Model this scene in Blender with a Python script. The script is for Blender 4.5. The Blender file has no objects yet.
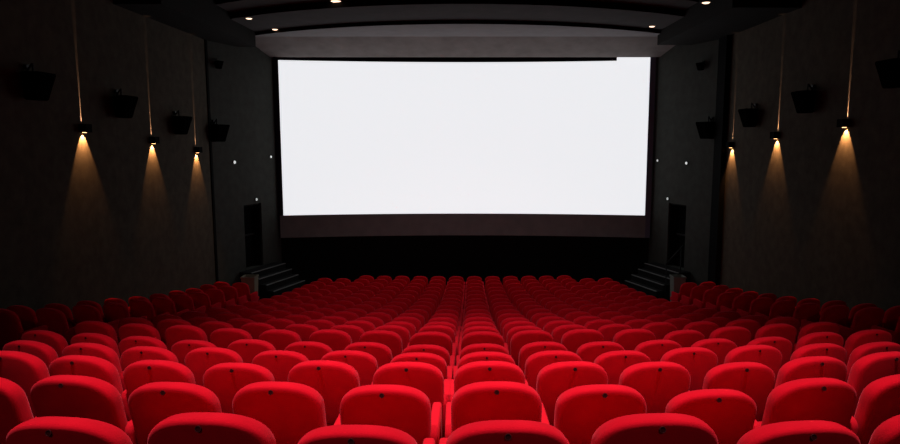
import bpy, bmesh, math, random
from mathutils import Vector, Matrix
random.seed(7)
S = bpy.context.scene
C = S.collection
R = math.radians

# ------------------------------------------------------------------ camera
cam = bpy.data.cameras.new('camera')
cam.sensor_width = 36.0
cam.lens = 26.0
cam.shift_x = -15 / 900
cam.clip_start = 0.05
cam_o = bpy.data.objects.new('camera', cam)
cam_o.location = (0, 0, 0)
cam_o.rotation_euler = (R(90 - 7.1), 0, 0)
C.objects.link(cam_o)
S.camera = cam_o

# ------------------------------------------------------------------ world, exposure
w = bpy.data.worlds.new('dark_world')
S.world = w
w.use_nodes = True
w.node_tree.nodes['Background'].inputs[0].default_value = (0.0, 0.0, 0.0, 1)
w.node_tree.nodes['Background'].inputs[1].default_value = 0.0
S.view_settings.view_transform = 'Standard'
S.view_settings.look = 'None'
S.view_settings.gamma = 1
S.view_settings.exposure = 0
S.view_settings.use_curve_mapping = False

# ------------------------------------------------------------------ house lights over the rear rows, added fill for the middle rows
def spot(name, loc, target, power, size, blend, color, radius=0.0):
    l = bpy.data.lights.new(name, 'SPOT')
    l.energy = power; l.spot_size = R(size); l.spot_blend = blend
    l.color = color; l.shadow_soft_size = radius
    o = bpy.data.objects.new(name, l); o.location = loc
    d = Vector(target) - Vector(loc)
    o.rotation_euler = d.to_track_quat('-Z', 'Y').to_euler()
    C.objects.link(o)
    return o
WARM = (1.0, 0.93, 0.90)
for sx, sy in [(-1.7, 2.5), (1.7, 2.5), (0.0, 5.2)]:
    spot('house_spot', (sx, sy, 3.55), (sx * 1.3, sy + 0.4, -2.0), 820, 84, 0.95, WARM, 0.12)
for sx in (-2.2, 2.2):           # rear house lights, behind the photographer
    spot('rear_house_light', (sx, -3.2, 3.1), (sx * 0.7, 8.5, -2.8), 130, 54, 0.8, WARM, 0.15)
spot('mid_row_fill', (0, 4.2, 3.5), (0, 12.2, -3.0), 520, 58, 0.9, WARM, 0.12)  # unseen fill spot, added to brighten the backs of the middle rows

# ------------------------------------------------------------------ materials
def mat(name, col, rough=0.8, spec=0.3, metal=0.0, sheen=0.0, sheen_tint=(1, 1, 1), noise=None, bump=0.0, bscale=200.0, emit=None, estr=0.0):
    m = bpy.data.materials.new(name); m.use_nodes = True
    nt = m.node_tree; b = nt.nodes['Principled BSDF']
    b.inputs['Base Color'].default_value = (*col, 1)
    b.inputs['Roughness'].default_value = rough
    b.inputs['Specular IOR Level'].default_value = spec
    b.inputs['Metallic'].default_value = metal
    if sheen:
        b.inputs['Sheen Weight'].default_value = sheen
        b.inputs['Sheen Roughness'].default_value = 0.45
        b.inputs['Sheen Tint'].default_value = (*sheen_tint, 1)
    tc = nt.nodes.new('ShaderNodeTexCoord')
    if noise:
        scale, amt = noise
        n = nt.nodes.new('ShaderNodeTexNoise'); n.inputs['Scale'].default_value = scale
        n.inputs['Detail'].default_value = 5
        nt.links.new(tc.outputs['Object'], n.inputs['Vector'])
        r = nt.nodes.new('ShaderNodeValToRGB')
        r.color_ramp.elements[0].position = 0.3; r.color_ramp.elements[1].position = 0.7
        r.color_ramp.elements[0].color = (*[c * (1 - amt) for c in col], 1)
        r.color_ramp.elements[1].color = (*[c * (1 + amt) for c in col], 1)
        nt.links.new(n.outputs['Fac'], r.inputs['Fac'])
        nt.links.new(r.outputs['Color'], b.inputs['Base Color'])
    if bump:
        n2 = nt.nodes.new('ShaderNodeTexNoise'); n2.inputs['Scale'].default_value = bscale
        nt.links.new(tc.outputs['Object'], n2.inputs['Vector'])
        bp = nt.nodes.new('ShaderNodeBump'); bp.inputs['Strength'].default_value = bump
        bp.inputs['Distance'].default_value = 0.004
        nt.links.new(n2.outputs['Fac'], bp.inputs['Height'])
        nt.links.new(bp.outputs['Normal'], b.inputs['Normal'])
    if emit:
        b.inputs['Emission Color'].default_value = (*emit, 1)
        b.inputs['Emission Strength'].default_value = estr
    return m

M = {}
M['velvet'] = mat('red_velvet', (0.64, 0.005, 0.016), 0.95, 0.0, sheen=0.16, sheen_tint=(1, 0.25, 0.33), noise=(9, 0.08), bump=0.25, bscale=160)
M['arm'] = mat('red_armrest_fabric', (0.66, 0.008, 0.020), 0.95, 0.0, sheen=0.08, sheen_tint=(1, 0.3, 0.36), noise=(12, 0.06), bump=0.2, bscale=160)
M['button'] = mat('dark_button', (0.03, 0.001, 0.002), 0.7, 0.1)
M['ring'] = mat('button_ring', (0.06, 0.006, 0.008), 0.6, 0.2)
M['metal'] = mat('black_metal', (0.010, 0.010, 0.011), 0.6, 0.2)
M['carpet'] = mat('dark_carpet', (0.02, 0.006, 0.006), 0.95, 0.05, noise=(30, 0.3), bump=0.4, bscale=90)
M['wall'] = mat('dark_wall_fabric', (0.064, 0.055, 0.043), 0.95, 0.03, noise=(5, 0.16), bump=0.5, bscale=45)
M['wall_front'] = mat('charcoal_wall_fabric', (0.056, 0.060, 0.054), 0.95, 0.03, noise=(4, 0.12), bump=0.4, bscale=45)
M['black'] = mat('matt_black', (0.006, 0.006, 0.006), 0.9, 0.1)
M['recess'] = mat('black_recess', (0.003, 0.003, 0.003), 0.95, 0.05)
M['soffit'] = mat('screen_lit_soffit', (0.26, 0.25, 0.255), 0.95, 0.03, noise=(3, 0.06))  # front soffit: glow from the screen put into a lighter colour
M['ceiling'] = mat('less_lit_soffit', (0.075, 0.072, 0.072), 0.95, 0.03, noise=(3, 0.08))  # soffits farther back: weaker screen light put into a darker colour
M['riser'] = mat('unlit_ceiling_riser', (0.008, 0.008, 0.008), 0.9, 0.1)  # shade of the risers turned from the screen, put into the colour
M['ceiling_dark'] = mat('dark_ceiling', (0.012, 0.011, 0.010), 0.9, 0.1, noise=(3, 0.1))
M['fascia'] = mat('grey_plaster_fascia', (0.27, 0.25, 0.24), 0.95, 0.03, noise=(2.2, 0.14), bump=0.3, bscale=20)
M['mask'] = mat('grey_masking_cloth', (0.25, 0.29, 0.30), 0.95, 0.03, noise=(3, 0.08))
M['trim'] = mat('black_trim', (0.010, 0.010, 0.022), 0.7, 0.2)
M['sconce'] = mat('black_sconce', (0.002, 0.002, 0.002), 0.9, 0.02)
M['screen'] = mat('lit_screen', (0.8, 0.8, 0.8), 0.9, 0.0, emit=(0.945, 0.965, 1.0), estr=0.86)
M['screen_edge'] = mat('screen_edge_cloth', (0.16, 0.18, 0.26), 0.9, 0.1)
M['step'] = mat('dark_step', (0.012, 0.012, 0.012), 0.9, 0.1)
M['nosing'] = mat('aluminium_nosing', (0.20, 0.20, 0.20), 0.55, 0.4, metal=0.2)
M['speaker'] = mat('black_speaker', (0.0015, 0.0015, 0.0015), 1.0, 0.0)
M['grille'] = mat('speaker_grille', (0.002, 0.002, 0.002), 1.0, 0.0)
M['bin'] = mat('pale_bin_plastic', (0.20, 0.17, 0.12), 0.6, 0.3)
M['bin_grey'] = mat('grey_bin_plastic', (0.16, 0.17, 0.15), 0.6, 0.3)
M['bin_in'] = mat('bin_liner', (0.03, 0.012, 0.01), 0.8, 0.2)
M['white_lamp'] = mat('small_white_lamp', (0.8, 0.8, 0.8), 0.5, 0.3, emit=(0.95, 1.0, 0.97), estr=0.55)
M['exit_lamp'] = mat('door_lamp', (0.8, 0.8, 0.8), 0.5, 0.3, emit=(0.9, 1.0, 0.95), estr=0.32)
M['down_lamp'] = mat('downlight_lens', (0.8, 0.7, 0.6), 0.5, 0.3, emit=(1.0, 0.66, 0.46), estr=2.2)
M['sconce_lens'] = mat('sconce_lens', (0.8, 0.6, 0.4), 0.5, 0.3, emit=(1.0, 0.5, 0.2), estr=6.0)

# ------------------------------------------------------------------ helpers
def link_mesh(name, me, parent=None, loc=(0, 0, 0), rot=(0, 0, 0)):
    o = bpy.data.objects.new(name, me); C.objects.link(o)
    o.location = loc; o.rotation_euler = rot
    if parent: o.parent = parent
    return o
def to_mesh(name, bm, m, smooth=False):
    bmesh.ops.recalc_face_normals(bm, faces=bm.faces)
    me = bpy.data.meshes.new(name); bm.to_mesh(me); bm.free()
    me.materials.append(M[m])
    if smooth:
        for p in me.polygons: p.use_smooth = True
    return me
def box(bm, x0, x1, y0, y1, z0, z1, bev=0.0):
    v = [bm.verts.new(p) for p in [(x0, y0, z0), (x1, y0, z0), (x1, y1, z0), (x0, y1, z0), (x0, y0, z1), (x1, y0, z1), (x1, y1, z1), (x0, y1, z1)]]
    fs = [bm.faces.new([v[i] for i in f]) for f in [(0, 3, 2, 1), (4, 5, 6, 7), (0, 1, 5, 4), (1, 2, 6, 5), (2, 3, 7, 6), (3, 0, 4, 7)]]
    if bev:
        es = list({e for f in fs for e in f.edges})
        bmesh.ops.bevel(bm, geom=es, offset=bev, segments=2, affect='EDGES', profile=0.6)
def prism(bm, pts, z0, z1):
    a = [bm.verts.new((x, y, z0)) for x, y in pts]; b = [bm.verts.new((x, y, z1)) for x, y in pts]
    bm.faces.new(a[::-1]); bm.faces.new(b)
    n = len(pts)
    for i in range(n): bm.faces.new([a[i], a[(i + 1) % n], b[(i + 1) % n], b[i]])
def cyl(bm, p0, p1, r, seg=12, r2=None):
    p0, p1 = Vector(p0), Vector(p1); d = (p1 - p0).normalized()
    q = d.to_track_quat('Z', 'Y'); r2 = r if r2 is None else r2
    a = []; b = []
    for i in range(seg):
        t = 2 * math.pi * i / seg; u = q @ Vector((math.cos(t), math.sin(t), 0))
        a.append(bm.verts.new(p0 + u * r)); b.append(bm.verts.new(p1 + u * r2))
    bm.faces.new(a[::-1]); bm.faces.new(b)
    for i in range(seg): bm.faces.new([a[i], a[(i + 1) % seg], b[(i + 1) % seg], b[i]])
def one_box(name, m, *a, parent=None, bev=0.0, kind=None):
    bm = bmesh.new(); box(bm, *a, bev=bev)
    o = link_mesh(name, to_mesh(name, bm, m), parent)
    if kind: o['kind'] = kind
    return o
def empty(name, label, cat, loc=(0, 0, 0), rz=0.0, group=None):
    o = bpy.data.objects.new(name, None); C.objects.link(o)
    o.empty_display_size = 0.1
    o.location = loc; o.rotation_euler = (0, 0, rz)
    o['label'] = label; o['category'] = cat
    if group: o['group'] = group
    return o
def tag(o, label, cat, group=None):
    o['label'] = label; o['category'] = cat
    if group: o['group'] = group
    return o

# ------------------------------------------------------------------ seating geometry (arcs)
PITCH, Y0, DY = 0.55, 2.23, 0.90
NROWS = 20
def rad(r): return 16.43 + 1.19 * max(r, -5)
def seam(r): return -0.122 + 0.007 * r
ZT = [-1.003, -1.216, -1.421, -1.641, -1.853, -2.013, -2.199]
ZA = [-.01, -.04, -.055, -.065, -.075, -.08, -.085, -.08, -.065, -.045, -.02, .01, .04, .07]
def ztop(r):
    if r < 0: return ZT[0] - 0.2 * r
    if r < 6:
        i = int(r); f = r - i
        return ZT[i] * (1 - f) + ZT[i + 1] * f
    d = DY * (r - 6)
    i = min(int(r) - 6, 12); f = min(r - 6 - i, 1)
    return -2.199 - 0.198 * d + 0.0028 * d * d + ZA[i] * (1 - f) + ZA[i + 1] * f
def arc_y(r, x):
    Rr = rad(r)
    return Y0 + DY * r + Rr - math.sqrt(Rr * Rr - x * x)
def place(r, s):
    Rr = rad(r); a = s / Rr
    return seam(r) + Rr * math.sin(a), Y0 + DY * r + Rr * (1 - math.cos(a)), a
SEAT_H = 0.98
WX = 7.12            # side walls
Y_END = 18.0         # where the side walls stop and the angled front walls begin
ZFLOOR = ztop(NROWS - 1) - SEAT_H
ZC = 4.1

# ------------------------------------------------------------------ room shell
def xs(n, a, b): return [a + (b - a) * i / n for i in range(n + 1)]
bm = bmesh.new()
cols = xs(28, -WX, WX)
rows = list(range(-7, NROWS))
prev = None
for r in rows:
    zf = ztop(r) - SEAT_H
    ra = [bm.verts.new((x, arc_y(r - 0.22, x), zf)) for x in cols]
    rb = [bm.verts.new((x, arc_y(r + 0.78, x), zf)) for x in cols]
    if prev:
        for i in range(28): bm.faces.new([prev[i], prev[i + 1], ra[i + 1], ra[i]])
    for i in range(28): bm.faces.new([ra[i], ra[i + 1], rb[i + 1], rb[i]])
    prev = rb
last = [bm.verts.new((x, 23.5, ZFLOOR)) for x in cols]
for i in range(28): bm.faces.new([prev[i], prev[i + 1], last[i + 1], last[i]])
floor = link_mesh('floor', to_mesh('floor', bm, 'carpet')); floor['kind'] = 'structure'

for side, sx in (('left', -1), ('right', 1)):
    a, b = sorted((sx * WX, sx * (WX + 0.3)))
    one_box('wall_' + side, 'wall', a, b, -4.5, Y_END + (0.22 if sx < 0 else 0), ZFLOOR - 0.3, ZC + 0.6, kind='structure')
one_box('wall_back', 'wall', -WX - 0.3, WX + 0.3, -4.8, -4.5, ZFLOOR - 0.3, ZC + 0.6, kind='structure')
one_box('wall_front', 'recess', -7.6, 7.6, 23.2, 23.5, ZFLOOR - 0.3, ZC + 0.6, kind='structure')

# angled front walls with a doorway each
P0 = Vector((WX, Y_END + 0.35)); P1 = Vector((6.0, 21.5))
L = (P1 - P0).length
def front_wall(side, sx):
    ang = math.atan2(P1.y - P0.y, sx * (P1.x - P0.x))
    u0, u1 = 1.28, 2.12                       # doorway along the wall
    zs, zt = -3.92, -1.93
    bm = bmesh.new()
    t0, t1 = (0.0, -0.35) if sx > 0 else (0.0, 0.35)
    y0, y1 = sorted((t0, t1))
    box(bm, 0, u0, y0, y1, ZFLOOR - 0.3, ZC + 0.6)
    box(bm, u1, L + 0.4, y0, y1, ZFLOOR - 0.3, ZC + 0.6)
    box(bm, u0, u1, y0, y1, zt, ZC + 0.6)
    box(bm, u0, u1, y0, y1, ZFLOOR - 0.3, zs)
    o = link_mesh('wall_front_' + side, to_mesh('front_wall', bm, 'wall_front'), None, (sx * P0.x, P0.y, 0), (0, 0, ang))
    o['kind'] = 'structure'
    # door leaf set deep in the opening, with frame and push bar
    d = bpy.data.objects.new('door_' + ('1' if sx < 0 else '2'), None); C.objects.link(d); d['kind'] = 'structure'
    d.location = (sx * P0.x, P0.y, 0); d.rotation_euler = (0, 0, ang)
    k = 1 if sx < 0 else -1
    def bb(name, m, ua, ub, ta, tb, za, zb):
        a, b = sorted((k * ta, k * tb))
        return one_box(name, m, ua, ub, a, b, za, zb, parent=d)
    bb('door_leaf', 'recess', u0 + 0.05, u1 - 0.05, 0.26, 0.30, zs, zt - 0.05)
    bb('door_frame', 'black', u0, u0 + 0.05, 0.05, 0.33, zs, zt)
    bb('door_frame', 'black', u1 - 0.05, u1, 0.05, 0.33, zs, zt)
    bb('door_frame', 'black', u0 + 0.05, u1 - 0.05, 0.05, 0.33, zt - 0.05, zt)
    bb('push_bar', 'metal', u0 + 0.12, u1 - 0.12, 0.20, 0.23, zs + 1.0, zs + 1.05)
    return ang
for side, sx in (('left', -1), ('right', 1)): front_wall(side, sx)
def on_front(sx, u, off):                      # point u metres along the angled wall, off metres into the room
    d = (P1 - P0).normalized(); n = Vector((-d.y, d.x))     # for the right wall the room is on the -x side
    p = P0 + d * u + n * off
    return sx * p.x, p.y

# dark pilaster that closes the joint between side wall and front wall
one_box('trim_1', 'recess', -WX - 0.05, -WX + 0.03, Y_END + 0.22, Y_END + 0.35, ZFLOOR - 0.3, ZC + 0.6, kind='structure')
one_box('trim_2', 'recess', WX - 0.14, WX + 0.05, Y_END - 0.2, Y_END + 0.35, ZFLOOR - 0.3, ZC + 0.6, kind='structure')

# ------------------------------------------------------------------ ceiling: stepped arcs, then a flat rear part
def ceil_arc(y_c, x):
    Rr = 11.0
    return y_c + Rr - math.sqrt(Rr * Rr - x * x)
TIERS = [(17.75, 3.08, 3.18), (15.7, 3.18, 3.34), (14.7, 3.34, 3.66)]   # (y at the centre of the riser, soffit z, riser top z)
cols = xs(32, -WX, WX)
front_line = lambda x: 19.85
bmS = bmesh.new(); bmR = bmesh.new(); ce = bpy.data.objects.new('ceiling', None); C.objects.link(ce); ce['kind'] = 'structure'
fy = front_line
for yc, z0, z1 in TIERS:
    a = [bmS.verts.new((x, min(ceil_arc(yc, x), 19.8), z0)) for x in cols]
    b = [bmS.verts.new((x, fy(x), z0)) for x in cols]
    for i in range(32): bmS.faces.new([a[i], a[i + 1], b[i + 1], b[i]])
    if yc == TIERS[0][0]:
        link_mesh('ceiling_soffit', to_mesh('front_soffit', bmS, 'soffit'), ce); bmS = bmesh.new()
    c = [bmR.verts.new((x, min(ceil_arc(yc, x), 19.8), z0)) for x in cols]
    d = [bmR.verts.new((x, min(ceil_arc(yc, x), 19.8) + 0.02, z1)) for x in cols]
    for i in range(32): bmR.faces.new([c[i], c[i + 1], d[i + 1], d[i]])
    fy = (lambda yc: (lambda x: min(ceil_arc(yc, x), 19.8) + 0.02))(yc)
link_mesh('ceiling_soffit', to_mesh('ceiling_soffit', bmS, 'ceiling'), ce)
link_mesh('ceiling_riser', to_mesh('ceiling_riser', bmR, 'riser'), ce)
bm = bmesh.new()
yc = TIERS[-1][0]
a = [bm.verts.new((x, ceil_arc(yc, x) + 0.03, TIERS[-1][2])) for x in cols]
b = [bm.verts.new((x, -4.5, TIERS[-1][2])) for x in cols]
for i in range(32): bm.faces.new([a[i], a[i + 1], b[i + 1], b[i]])
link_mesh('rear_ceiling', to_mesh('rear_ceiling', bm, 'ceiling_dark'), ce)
# bulkheads along the side walls
one_box('trim_3', 'ceiling_dark', -WX, -6.15, 13.6, 19.6, 2.75, TIERS[-1][2], kind='structure')
one_box('trim_4', 'ceiling_dark', 5.65, WX, 14.2, 19.6, 2.80, TIERS[-1][2], kind='structure')
# fascia above the screen
bm = bmesh.new()
v = [bm.verts.new(p) for p in [(-6.5, 21.05, 2.63), (6.45, 21.05, 2.63), (6.45, 19.8, 3.09), (-6.5, 19.8, 3.09), (-6.5, 21.05, 2.76), (6.45, 21.05, 2.76), (6.45, 19.8, 3.19), (-6.5, 19.8, 3.19)]]
for f in [(0, 3, 2, 1), (4, 5, 6, 7), (0, 1, 5, 4), (1, 2, 6, 5), (2, 3, 7, 6), (3, 0, 4, 7)]: bm.faces.new([v[i] for i in f])
o = link_mesh('trim_5', to_mesh('sloping_fascia', bm, 'fascia')); o['kind'] = 'structure'

# ------------------------------------------------------------------ screen
ZB, ZTOP = -2.42, 2.80
def screen_y(x): return 21.75 - 0.6 * (x / 6.05) ** 2
def curved(bm, x0, x1, z0, z1, dy, th, n=32):
    f0 = []; f1 = []; b0 = []; b1 = []
    for x in xs(n, x0, x1):
        y = screen_y(x) + dy
        f0.append(bm.verts.new((x, y, z0))); f1.append(bm.verts.new((x, y, z1)))
        b0.append(bm.verts.new((x, y + th, z0))); b1.append(bm.verts.new((x, y + th, z1)))
    for i in range(n):
        bm.faces.new([f0[i], f0[i + 1], f1[i + 1], f1[i]]); bm.faces.new([b0[i], b1[i], b1[i + 1], b0[i + 1]])
        bm.faces.new([f0[i], b0[i], b0[i + 1], f0[i + 1]]); bm.faces.new([f1[i], f1[i + 1], b1[i + 1], b1[i]])
    bm.faces.new([f0[0], f1[0], b1[0], b0[0]]); bm.faces.new([f0[-1], b0[-1], b1[-1], f1[-1]])
sc = empty('cinema_screen', 'large bright white curved cinema screen filling the front wall', 'screen', (0, 21.75, ZFLOOR))
def spart(name, m, *a, **k):
    bm = bmesh.new(); curved(bm, *a)
    me = to_mesh(name, bm, m)
    for v in me.vertices: v.co.y -= 21.75; v.co.z -= ZFLOOR
    o = link_mesh(name, me, sc)
    if k.get('label'): o['label'] = k['label']
    return o
spart('projection_surface', 'screen', -5.95, 5.90, ZB, ZTOP, 0, 0.04, label='glowing white projection surface')
spart('lower_masking', 'mask', -6.06, 5.92, -3.16, ZB, -0.02, 0.06, label='dark grey masking cloth below the lit area')
spart('top_masking', 'trim', -6.06, 4.85, 2.55, 2.86, -0.12, 0.05, label='thin black masking edge above the lit area')
spart('side_masking', 'screen_edge', 5.90, 6.07, -3.16, 2.84, -0.02, 0.06, 2, label='narrow bluish masking strip on the right edge')
spart('side_masking', 'trim', -6.10, -5.95, -3.16, 2.84, -0.02, 0.06, 2, label='narrow black masking strip on the left edge')
# black wall and low platform below the screen
bm = bmesh.new(); curved(bm, -6.3, 6.3, ZFLOOR, -3.16, 0.12, 0.1)
o = link_mesh('wall_below_screen', to_mesh('wall_below_screen', bm, 'black')); o['kind'] = 'structure'

# ------------------------------------------------------------------ steps up to the doors
def flight(sx, word):
    # pushed against the angled wall; rises towards the wall
    d = (P1 - P0).normalized()
    ang = math.atan2(d.y, sx * d.x)
    st = empty('staircase', 'short dark flight of steps with pale nosings up to the %s door' % word, 'stairs',
               (sx * P0.x, P0.y, ZFLOOR), ang, 'flights of steps beside the screen')
    k = -1 if sx < 0 else 1                    # room side in local y
    zs = -3.92
    rise = 0.172
    n = 7
    ua, ub = 0.95, 2.65
    def bb(name, m, u0, u1, t0, t1, z0, z1, parent=st, bev=0):
        a, b = sorted((k * t0, k * t1))
        return one_box(name, m, u0, u1, a, b, z0 - ZFLOOR, z1 - ZFLOOR, parent=parent, bev=bev)
    for i in range(n):
        z = zs - rise * i
        if z < ZFLOOR + 0.05: break
        t0 = 0.01 if i == 0 else 0.45 + 0.24 * (i - 1)
        t1 = 0.45 + 0.24 * i
        s = bb('step', 'step', ua + 0.02 * i, ub, t0, t1, ZFLOOR, z)
        bb('nosing', 'nosing', ua + 0.02 * i, ub, t1 - 0.035, t1 + 0.012, z - 0.012, z + 0.006, parent=s)
    return st, ang, k
ST = {}
for sx, word in ((-1, 'left'), (1, 'right')): ST[sx] = flight(sx, word)
def rail(sx, word):
    d = (P1 - P0).normalized(); ang = math.atan2(d.y, sx * d.x); k = -1 if sx < 0 else 1
    h = empty('handrail', 'thin dark metal handrail beside the %s flight of steps' % word, 'handrail', (sx * P0.x, P0.y, ZFLOOR), ang)
    z0 = -3.92 - ZFLOOR
    bm = bmesh.new()
    cyl(bm, (0.90, k * 0.35, z0 + 0.85), (0.90, k * 0.95, z0 + 0.30), 0.018, 8)
    link_mesh('rail', to_mesh('rail', bm, 'metal', True), h)
    for t, zt_ in ((0.42, 0.79), (0.92, 0.31)):
        bm = bmesh.new(); cyl(bm, (0.90, k * t, 0), (0.90, k * t, z0 + zt_), 0.015, 8)
        link_mesh('post', to_mesh('post', bm, 'metal', True), h)
rail(1, 'right')

# ------------------------------------------------------------------ bins at the front of the side aisles
def waste_bin(x, y, z, label, m, hw):
    b = empty('waste_bin', label, 'bin', (x, y, z))
    bm = bmesh.new()
    h = 1.03; n = 20
    def loop(w, d, zz):
        return [bm.verts.new((px * w, py * d, zz)) for px, py in ((-1, -1), (1, -1), (1, 1), (-1, 1))]
    a = loop(hw * 0.8, 0.14, 0); c = loop(hw, 0.18, h); e = loop(hw - 0.02, 0.16, h); g = loop(hw * 0.85, 0.14, 0.1)
    bm.faces.new(a)
    for p, q in ((a, c), (c, e), (e, g)):
        for i in range(4): bm.faces.new([p[i], p[(i + 1) % 4], q[(i + 1) % 4], q[i]])
    bm.faces.new(g)
    link_mesh('bin_body', to_mesh('bin_body', bm, m), b)
    bm = bmesh.new()
    for a_ in ((-hw - .012, hw + .012, -.19, -.165), (-hw - .012, hw + .012, .165, .19), (-hw - .012, -hw + .012, -.165, .165), (hw - .012, hw + .012, -.165, .165)):
        box(bm, *a_, h - 0.03, h + 0.012)
    link_mesh('rim', to_mesh('rim', bm, m), b)
    one_box('bin_bag', 'bin_in', -hw + .03, hw - .03, -.15, .15, h - 0.2, h - 0.05, parent=b)
waste_bin(-6.12, arc_y(17.15, 5.9), ztop(17) - SEAT_H + 0.01, 'pale rimmed box-shaped bin behind the far left seats at the foot of the steps', 'bin', 0.19)
waste_bin(6.05, arc_y(17.15, 5.9), ztop(17) - SEAT_H + 0.01, 'grey box-shaped bin behind the far right seats at the foot of the steps', 'bin_grey', 0.17)

# ------------------------------------------------------------------ wall sconces (beam up through a slit, cone down)
def sconce(sx, y, z, label):
    s = empty('wall_sconce', label, 'wall lamp', (sx * WX, y, z), 0, 'up and down wall sconces')
    k = -sx                                     # into the room
    def bb(name, m, t0, t1, y0, y1, z0, z1, parent=s):
        a, b = sorted((k * t0, k * t1))
        return one_box(name, m, a, b, y0, y1, z0, z1, parent=parent)
    g = 0.0034
    h = bb('housing', 'sconce', 0.0, 0.12, -0.10, -g, -0.055, 0.075)
    bb('housing', 'sconce', 0.0, 0.12, g, 0.10, -0.055, 0.075)
    bb('front_cap', 'sconce', 0.12, 0.135, -0.10, 0.10, -0.056, 0.076)
    bb('base_plate', 'sconce', 0.0, 0.135, -0.10, 0.10, -0.075, -0.056)
    bb('lens', 'sconce_lens', 0.02, 0.07, -0.03, 0.03, -0.082, -0.076)
    col = (1.0, 0.44, 0.15)
    spot('sconce_up_light', (sx * (WX - 0.09), y, z - 0.045), (sx * (WX - 0.09 + 0.26), y, z + 1), 235, 32, 0.3, (1.0, 0.55, 0.33))
    spot('sconce_down_light', (sx * (WX - 0.075), y, z - 0.09), (sx * (WX - 0.075 + 0.53), y, z - 1.09), 150, 78, 0.3, col)
LY = ((12.2, 12.25), (14.88, 14.93), (17.3, 17.42))
for i, ((y, yr), zl, zr) in enumerate(zip(LY, (0.235, 0.02, -0.23), (0.33, 0.13, -0.10))):
    pos = ('nearest', 'middle', 'farthest')[i]
    sconce(-1, y, zl, 'black box wall lamp with warm up and down beams, %s of three on left wall' % pos)
    sconce(1, yr, zr, 'black box wall lamp with warm up and down beams, %s of three on right wall' % pos)

# ------------------------------------------------------------------ wall speakers
def speaker(x, y, z, nx, ny, label, s=1.0, group='surround speakers on the side walls'):
    ang = math.atan2(-nx, ny)                  # local +y points into the room
    o = empty('wall_speaker', label, 'speaker', (x, y, z), ang, group)
    bm = bmesh.new()
    # tapered cabinet: wide and deep on top, narrow below, front face tilted down
    w1, w0, d1, d0, h = 0.27 * s, 0.20 * s, 0.34 * s, 0.20 * s, 0.25 * s
    v = [bm.verts.new(p) for p in [(-w0, .06, -h), (w0, .06, -h), (w0, .06 + d0, -h), (-w0, .06 + d0, -h), (-w1, .06, h), (w1, .06, h), (w1, .06 + d1, h), (-w1, .06 + d1, h)]]
    for f in [(0, 3, 2, 1), (4, 5, 6, 7), (0, 1, 5, 4), (1, 2, 6, 5), (2, 3, 7, 6), (3, 0, 4, 7)]: bm.faces.new([v[i] for i in f])
    bmesh.ops.bevel(bm, geom=list(bm.edges), offset=0.015 * s, segments=2, affect='EDGES')
    link_mesh('cabinet', to_mesh('cabinet', bm, 'speaker'), o)
    bm = bmesh.new()
    q = [(-w0 + .02, .07 + d0, -h + .03), (w0 - .02, .07 + d0, -h + .03), (w1 - .03, .065 + d1, h - .03), (-w1 + .03, .065 + d1, h - .03)]
    a = [bm.verts.new(p) for p in q]; b = [bm.verts.new((p[0], p[1] - .02, p[2])) for p in q]
    bm.faces.new(a); bm.faces.new(b[::-1])
    for i in range(4): bm.faces.new([a[i], b[i], b[(i + 1) % 4], a[(i + 1) % 4]])
    link_mesh('grille', to_mesh('grille', bm, 'grille'), o)
    one_box('bracket', 'metal', -0.05 * s, 0.05 * s, 0.0, 0.07, -0.10 * s, 0.12 * s, parent=o)
    bm = bmesh.new(); cyl(bm, (0, 0.02, h + 0.02), (0, 0.14 * s, h + 0.16 * s), 0.02 * s, 8)
    cyl(bm, (0, 0.0, h + 0.10 * s), (0, 0.05 * s, h + 0.10 * s), 0.05 * s, 8)
    cyl(bm, (0, 0.14 * s, h - 0.01), (0, 0.14 * s, h + 0.17 * s), 0.018 * s, 8)
    link_mesh('hanger', to_mesh('hanger', bm, 'metal'), o)
for y, z, wd in ((10.75, 0.88, 'nearest to the camera'), (13.45, 0.69, 'between the first and second lamps'), (16.1, 0.38, 'between the second and third lamps')):
    speaker(-WX, y, z, 1, 0, 'black tapered wall speaker on the left wall, %s' % wd, 0.88)
for y, z, wd in ((10.75, 1.08, 'nearest to the camera'), (13.5, 0.79, 'between the first and second lamps'), (16.1, 0.56, 'between the second and third lamps')):
    speaker(WX, y, z, -1, 0, 'black tapered wall speaker on the right wall, %s' % wd, 0.88)
dn = (P1 - P0).normalized()
for sx, wd, u, z in ((-1, 'left', 0.12, 0.22), (1, 'right', 0.32, 0.30)):
    x, y = on_front(sx, u, 0.0)
    speaker(x, y, z, -sx * dn.y, dn.x if sx > 0 else dn.x, 'black speaker on the angled front wall beside the %s side of screen' % wd, 0.95, 'speakers on the angled front walls')
for sx, wd, u in ((-1, 'left', 0.33), (1, 'right', 0.78)):
    x, y = on_front(sx, u, 0.0)
    speaker(x, y, 2.12, -sx * dn.y, dn.x, 'small dark device high on the angled front wall left of the screen' if sx < 0 else 'small dark device high on the angled front wall right of the screen', 0.42, 'small devices high on the front walls')

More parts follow.
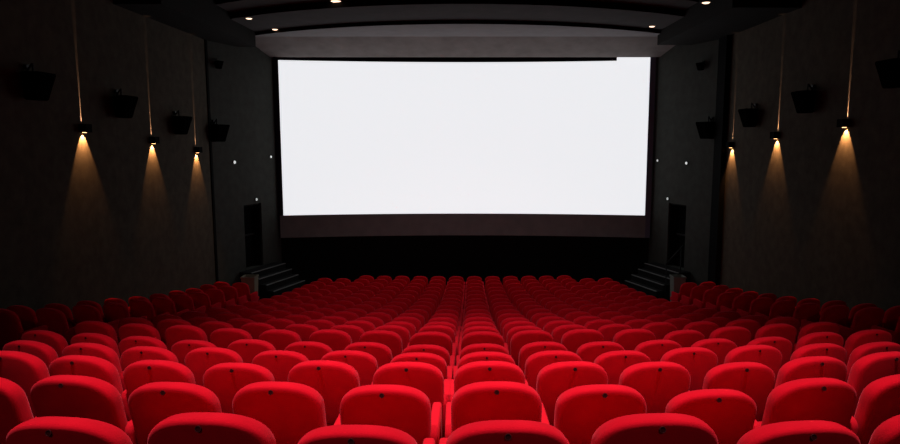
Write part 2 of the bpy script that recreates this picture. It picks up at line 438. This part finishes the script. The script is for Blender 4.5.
# ------------------------------------------------------------------ small white wall lights on the angled walls
def wall_dot(sx, u, z, r, label, m='white_lamp'):
    x, y = on_front(sx, u, 0.0)
    x2, y2 = on_front(sx, u, 0.03); x3, y3 = on_front(sx, u, 0.045)
    o = empty('wall_light', label, 'light', (x, y, z), 0)
    bm = bmesh.new(); cyl(bm, (0, 0, 0), (x2 - x, y2 - y, 0), r * 1.15, 16); link_mesh('housing', to_mesh('housing', bm, 'metal'), o)
    bm = bmesh.new(); cyl(bm, (x2 - x, y2 - y, 0), (x3 - x, y3 - y, 0), r, 16, r * 0.8); link_mesh('lens', to_mesh('lens', bm, m), o)
def u_at(px, sx):   # distance along the angled wall seen at a picture column
    t = abs(px - 464.5) / 650 * 1.0
    d = (P1 - P0).normalized()
    # (P0.x + d.x u) = t' (P0.y + d.y u), depth corrected for the small pitch
    t *= 0.995
    return (P0.x - t * P0.y) / (t * d.y - d.x)
wall_dot(-1, u_at(233, -1), -0.62, 0.05, 'small round white light on the left angled wall, further from the screen')
wall_dot(-1, u_at(269.6, -1), -0.50, 0.04, 'small white light on the left angled wall, close to the screen edge')
wall_dot(1, u_at(687, 1), -0.66, 0.045, 'small round white light on the right angled wall, further from the screen')
wall_dot(1, u_at(658, 1), -0.62, 0.035, 'small white light on the right angled wall, close to the screen edge')
wall_dot(-1, u_at(253.5, -1), -1.80, 0.045, 'faint small light above the left doorway', 'exit_lamp')
wall_dot(1, u_at(669.5, 1), -1.80, 0.045, 'faint small light above the right doorway', 'exit_lamp')

# ------------------------------------------------------------------ ceiling downlights
def downlight(x, y, z, label, r=0.085):
    o = empty('ceiling_downlight', label, 'ceiling light', (x, y, z), 0, 'small warm ceiling downlights')
    bm = bmesh.new()
    n = 20
    rings = [(r * 1.35, 0.0), (r * 1.35, -0.015), (r, -0.015), (r, 0.0)]
    vs = [[bm.verts.new((math.cos(2 * math.pi * i / n) * q, math.sin(2 * math.pi * i / n) * q, h)) for i in range(n)] for q, h in rings]
    for a, b in zip(vs, vs[1:]):
        for i in range(n): bm.faces.new([a[i], a[(i + 1) % n], b[(i + 1) % n], b[i]])
    link_mesh('trim_ring', to_mesh('trim_ring', bm, 'metal'), o)
    bm = bmesh.new(); cyl(bm, (0, 0, -0.012), (0, 0, -0.03), r * 0.95, 16, r * 0.6)
    link_mesh('lens', to_mesh('lens', bm, 'down_lamp'), o)
def ray(px, py, z):
    a = R(7.1); u = (px - 465) / 650; v = (222 - py) / 650
    dy = math.cos(a) + v * math.sin(a); dz = -math.sin(a) + v * math.cos(a)
    t = z / dz
    return u * t, dy * t
DL = [(275, 29, 3.18, 'left downlight nearest the screen, on the second ceiling step'), (249, 18, 3.18, 'left downlight farther from the screen corner, near the left bulkhead'),
      (336, 0.8, 3.34, 'large bright downlight cut by the top edge of the picture'), (652, 26, 3.18, 'right downlight nearest the screen, above the corner of the screen'),
      (706, 2, 3.40, 'right downlight near the top edge above the right wall')]
for px, py, z, lb in DL:
    x, y = ray(px, py, z)
    if px == 706: z = 2.80; x, y = ray(px, py, z); 
    downlight(x, y, z, lb, 0.13 if px == 336 else 0.085)

# ------------------------------------------------------------------ seats
HW = 0.231
RECL = R(14)
def back_mesh():
    bm = bmesh.new()
    zb, zt = 0.36, SEAT_H
    n = 22
    def outline(ins):
        a = HW - ins; pts = []
        zc = zt - 0.155                        # centre of the rounded upper part
        bb = 0.155 - ins
        for i in range(n + 1):
            t = math.pi * i / n
            c, s = math.cos(t), math.sin(t)
            e = 2 / 2.55
            pts.append((a * math.copysign(abs(c) ** e, c), zc + bb * abs(s) ** e))
        a2 = a - 0.012
        pts += [(-a * 0.99, (zc + zb) / 2), (-a2 + 0.01, zb + 0.05 + ins), (-a2 + 0.06, zb + ins), (0, zb + ins), (a2 - 0.06, zb + ins), (a2 - 0.01, zb + 0.05 + ins), (a * 0.99, (zc + zb) / 2)]
        return pts
    # (inset, depth) from the back centre round the rim to the front
    prof = [(0.13, -0.056), (0.035, -0.055), (0.018, -0.0535), (0.009, -0.049), (0.002, -0.040), (0.0, -0.025), (0.0, 0.0), (0.003, 0.028), (0.016, 0.048), (0.05, 0.060), (0.12, 0.066)]
    loops = []
    for ins, d in prof:
        loops.append([bm.verts.new((x, d, z)) for x, z in outline(ins)])
    m = len(loops[0])
    for a, b in zip(loops, loops[1:]):
        for i in range(m): bm.faces.new([a[i], a[(i + 1) % m], b[(i + 1) % m], b[i]])
    bm.faces.new(loops[0][::-1]); bm.faces.new(loops[-1])
    # recline about the top
    tn = math.tan(RECL)
    for v in bm.verts:
        v.co.y += (zt - v.co.z) * tn
        v.co.y += -0.012 + 0.02 * (v.co.x / HW) ** 2     # slightly hollow towards the sitter
    return to_mesh('backrest', bm, 'velvet', True)
def cushion_mesh():
    bm = bmesh.new()
    box(bm, -0.215, 0.215, 0.20, 0.66, 0.34, 0.46, bev=0.045)
    return to_mesh('seat_cushion', bm, 'velvet', True)
def arm_mesh(hw, top=0.725):
    bm = bmesh.new()
    # side profile in y-z, rounded top corners, extruded in x with rounded edges
    pts = []
    y0, y1, z0, z1, r = 0.03, 0.45, 0.18, top, 0.05
    pts += [(y0 + 0.10, z0), (y1 - 0.06, z0)]
    for i in range(5):
        t = math.pi / 2 * i / 4; pts.append((y1 - r + r * math.sin(t) if i else y1, z1 - r - 0.0 + (r * (1 - math.cos(t)) if False else 0)) if i == 0 else (y1 - r + r * math.cos(t), z1 - r + r * math.sin(t)))
    for i in range(5):
        t = math.pi / 2 * i / 4; pts.append((y0 + r - r * math.sin(t), z1 - r + r * math.cos(t) + 0.0))
    cy = sum(p[0] for p in pts) / len(pts); cz = sum(p[1] for p in pts) / len(pts)
    loops = []
    for fx, ins in ((-1, 0.014), (-0.8, 0.004), (-0.5, 0.0), (0.5, 0.0), (0.8, 0.004), (1, 0.014)):
        lp = []
        for y, z in pts:
            dy, dz = y - cy, z - cz; l = math.hypot(dy, dz)
            lp.append(bm.verts.new((fx * hw, y - dy / l * ins, z - dz / l * ins)))
        loops.append(lp)
    m = len(pts)
    for a, b in zip(loops, loops[1:]):
        for i in range(m): bm.faces.new([a[i], a[(i + 1) % m], b[(i + 1) % m], b[i]])
    bm.faces.new(loops[0][::-1]); bm.faces.new(loops[-1])
    return to_mesh('armrest', bm, 'arm', True)
def leg_mesh():
    bm = bmesh.new()
    box(bm, -0.03, 0.03, 0.10, 0.40, 0.0, 0.025); box(bm, -0.02, 0.02, 0.18, 0.30, 0.025, 0.20)
    return to_mesh('pedestal', bm, 'metal')
def button_mesh():
    bm = bmesh.new()
    cyl(bm, (0, 0.004, 0), (0, -0.0025, 0), 0.0095, 14, 0.009)
    return to_mesh('button', bm, 'button')
def ring_mesh():
    bm = bmesh.new(); n = 14
    rs = [(0.0090, 0.004), (0.0095, -0.0035), (0.0115, -0.0035), (0.0125, 0.004)]
    vs = [[bm.verts.new((math.cos(2 * math.pi * i / n) * q, h, math.sin(2 * math.pi * i / n) * q)) for i in range(n)] for q, h in rs]
    for a, b in zip(vs, vs[1:]):
        for i in range(n): bm.faces.new([a[i], a[(i + 1) % n], b[(i + 1) % n], b[i]])
    return to_mesh('button_ring', bm, 'ring')
ME_BACK, ME_CUSH, ME_ARM, ME_ARML, ME_LEG, ME_BTN, ME_RING = back_mesh(), cushion_mesh(), arm_mesh(0.025), arm_mesh(0.022, 0.655), leg_mesh(), button_mesh(), ring_mesh()
BZ = 0.950
def add(name, me, parent, loc=(0, 0, 0)):
    o = bpy.data.objects.new(name, me); o.parent = parent; o.location = loc; C.objects.link(o); return o
ADJ = {(0,-2.5):(0.008,-0.009), (0,-1.5):(0.011,0.024), (0,-0.5):(0.001,-0.015), (0,0.5):(0.002,0.003), (0,1.5):(-0.003,0.021), (0,2.5):(0.001,-0.024), (1,-3.5):(-0.006,0.013), (1,-2.5):(-0.019,-0.004), (1,-1.5):(-0.02,0.011), (1,-0.5):(-0.021,0.002), (1,0.5):(0.000,0.019), (1,1.5):(-0.020,-0.004), (1,2.5):(0.039,-0.042), (1,3.5):(0.034,-0.002), (2,-5.5):(0.03,0.005), (2,-4.5):(-0.000,0.001), (2,-3.5):(-0.009,-0.009), (2,-2.5):(-0.007,-0.011), (2,-1.5):(0.009,0.016), (2,-0.5):(0.016,0.012), (2,0.5):(-0.007,0.018), (2,1.5):(-0.021,0.010), (2,2.5):(-0.019,-0.004), (2,3.5):(0.026,-0.024), (2,4.5):(-0.012,-0.006), (2,5.5):(-0.03,-0.001), (3,-5.5):(0.026,0.0), (3,1.5):(-0.025,0.005), (3,2.5):(-0.028,-0.005), (3,3.5):(-0.019,0.007), (3,4.5):(-0.028,0.007), (3,5.5):(0.034,-0.004), (3,6.5):(0.032,-0.020), (4,-6.5):(0.027,0.002), (4,-4.5):(-0.016,-0.018), (4,-0.5):(-0.003,-0.018), (4,5.5):(0.020,-0.009), (4,6.5):(0.031,0.012), (4,7.5):(0.038,0.007), (5,-5.5):(0.029,0.010), (5,1.5):(-0.035,0.010), (5,2.5):(-0.024,0.013), (5,4.5):(0.028,-0.025)}
ORD = ['nearest', 'second', 'third', 'fourth', 'fifth', 'sixth', 'seventh', 'eighth', 'ninth', 'tenth', 'eleventh', 'twelfth', 'thirteenth', 'fourteenth', 'fifteenth', 'sixteenth', 'seventeenth', 'eighteenth', 'nineteenth', 'twentieth']
ORD1 = ['first'] + ORD[1:]
def seat(r, s, n, label, arms, pivot_h=0.0):
    x, y, a = place(r, s)
    dx, dz = ADJ.get((r, n), (random.uniform(-.006, .006), random.uniform(-.008, .008)))
    zf = ztop(r) - SEAT_H + pivot_h
    rz = a + R(random.uniform(-0.8, 0.8))
    dx = max(-0.015, min(0.015, dx))
    root = empty('cinema_chair', label, 'chair', (x + dx, y, zf), rz, 'red cinema seats')
    b = add('backrest', ME_BACK, root)
    if dz: b.scale = (1, 1, 1 + dz / SEAT_H)
    add('seat_cushion', ME_CUSH, root)
    for ax, me in arms:
        add('armrest', me, root, (ax, 0, 0))
    add('pedestal', ME_LEG, root)
    if r <= 4:
        by = (SEAT_H - BZ) * math.tan(RECL) - 0.012 - 0.058
        bt = add('button', ME_BTN, root, (-0.004, by, BZ + dz)); bt.rotation_euler = (-RECL, 0, 0)
        if r <= 2:
            rg = add('button_ring', ME_RING, root, (-0.004, by, BZ + dz)); rg.rotation_euler = (-RECL, 0, 0)
    return root
NMAX_L = {0: 3, 1: 5, 2: 6, 3: 7}
NMAX_R = {0: 4, 1: 5, 2: 6, 3: 8}
count = 0
FAR = []
SIDE_L, SIDE_R = range(6, 17), range(6, 17)
for r in range(NROWS):
    for sgn in (-1, 1):
        mx = (NMAX_L if sgn < 0 else NMAX_R).get(r, 8)
        if r == NROWS - 1: mx = 6
        for k in range(mx):
            n = sgn * (k + 0.5)
            s = n * PITCH
            side = 'left' if sgn < 0 else 'right'
            lb = 'red padded cinema seat, %s row from the camera, %s seat %s of the central gap' % (ORD[r], ORD1[k], side)
            arms = []
            arms.append((sgn * 0.262, ME_ARM))
            if k == 0: arms.append((-sgn * 0.238, ME_ARM))
            if r >= NROWS - 2: FAR.append((r, s, arms)); continue
            seat(r, s, n, lb, arms); count += 1
for side, sgn, rng in (('left', -1, SIDE_L), ('right', 1, SIDE_R)):
    for q, r in enumerate(rng):
        for c, s in enumerate((6.08, 6.63)):
            lb = 'dim red cinema seat in the %s wall block, %s row from the camera, %s column' % (side, ORD[q], ('aisle', 'wall')[c])
            arms = [(sgn * 0.262, ME_ARM)]
            if c == 0: arms.append((-sgn * 0.262, ME_ARML))
            if r == 6: s += 0.1
            if r >= 16: FAR.append((r, sgn * s, arms)); continue
            seat(r, sgn * s, None, lb, arms, 0.0); count += 1
print('SEATS', count, 'FAR', len(FAR))
# the rest of the seats, farthest and dimmest, as one object
bm = bmesh.new()
for r, s, arms in FAR:
    x, y, a = place(r, s)
    mw = Matrix.Translation((x, y, ztop(r) - SEAT_H)) @ Matrix.Rotation(a, 4, 'Z')
    for me, loc in [(ME_BACK, 0), (ME_CUSH, 0), (ME_LEG, 0)] + [(m_, ax) for ax, m_ in arms]:
        k0 = len(bm.verts); bm.from_mesh(me); bm.verts.ensure_lookup_table()
        t = mw @ Matrix.Translation((loc, 0, 0))
        for v in bm.verts[k0:]: v.co = t @ v.co
o = link_mesh('far_cinema_chairs', to_mesh('far_cinema_chairs', bm, 'velvet', True))
o['kind'] = 'stuff'
tag(o, 'last dim rows of red cinema seats in front of the black wall under the screen', 'chairs')
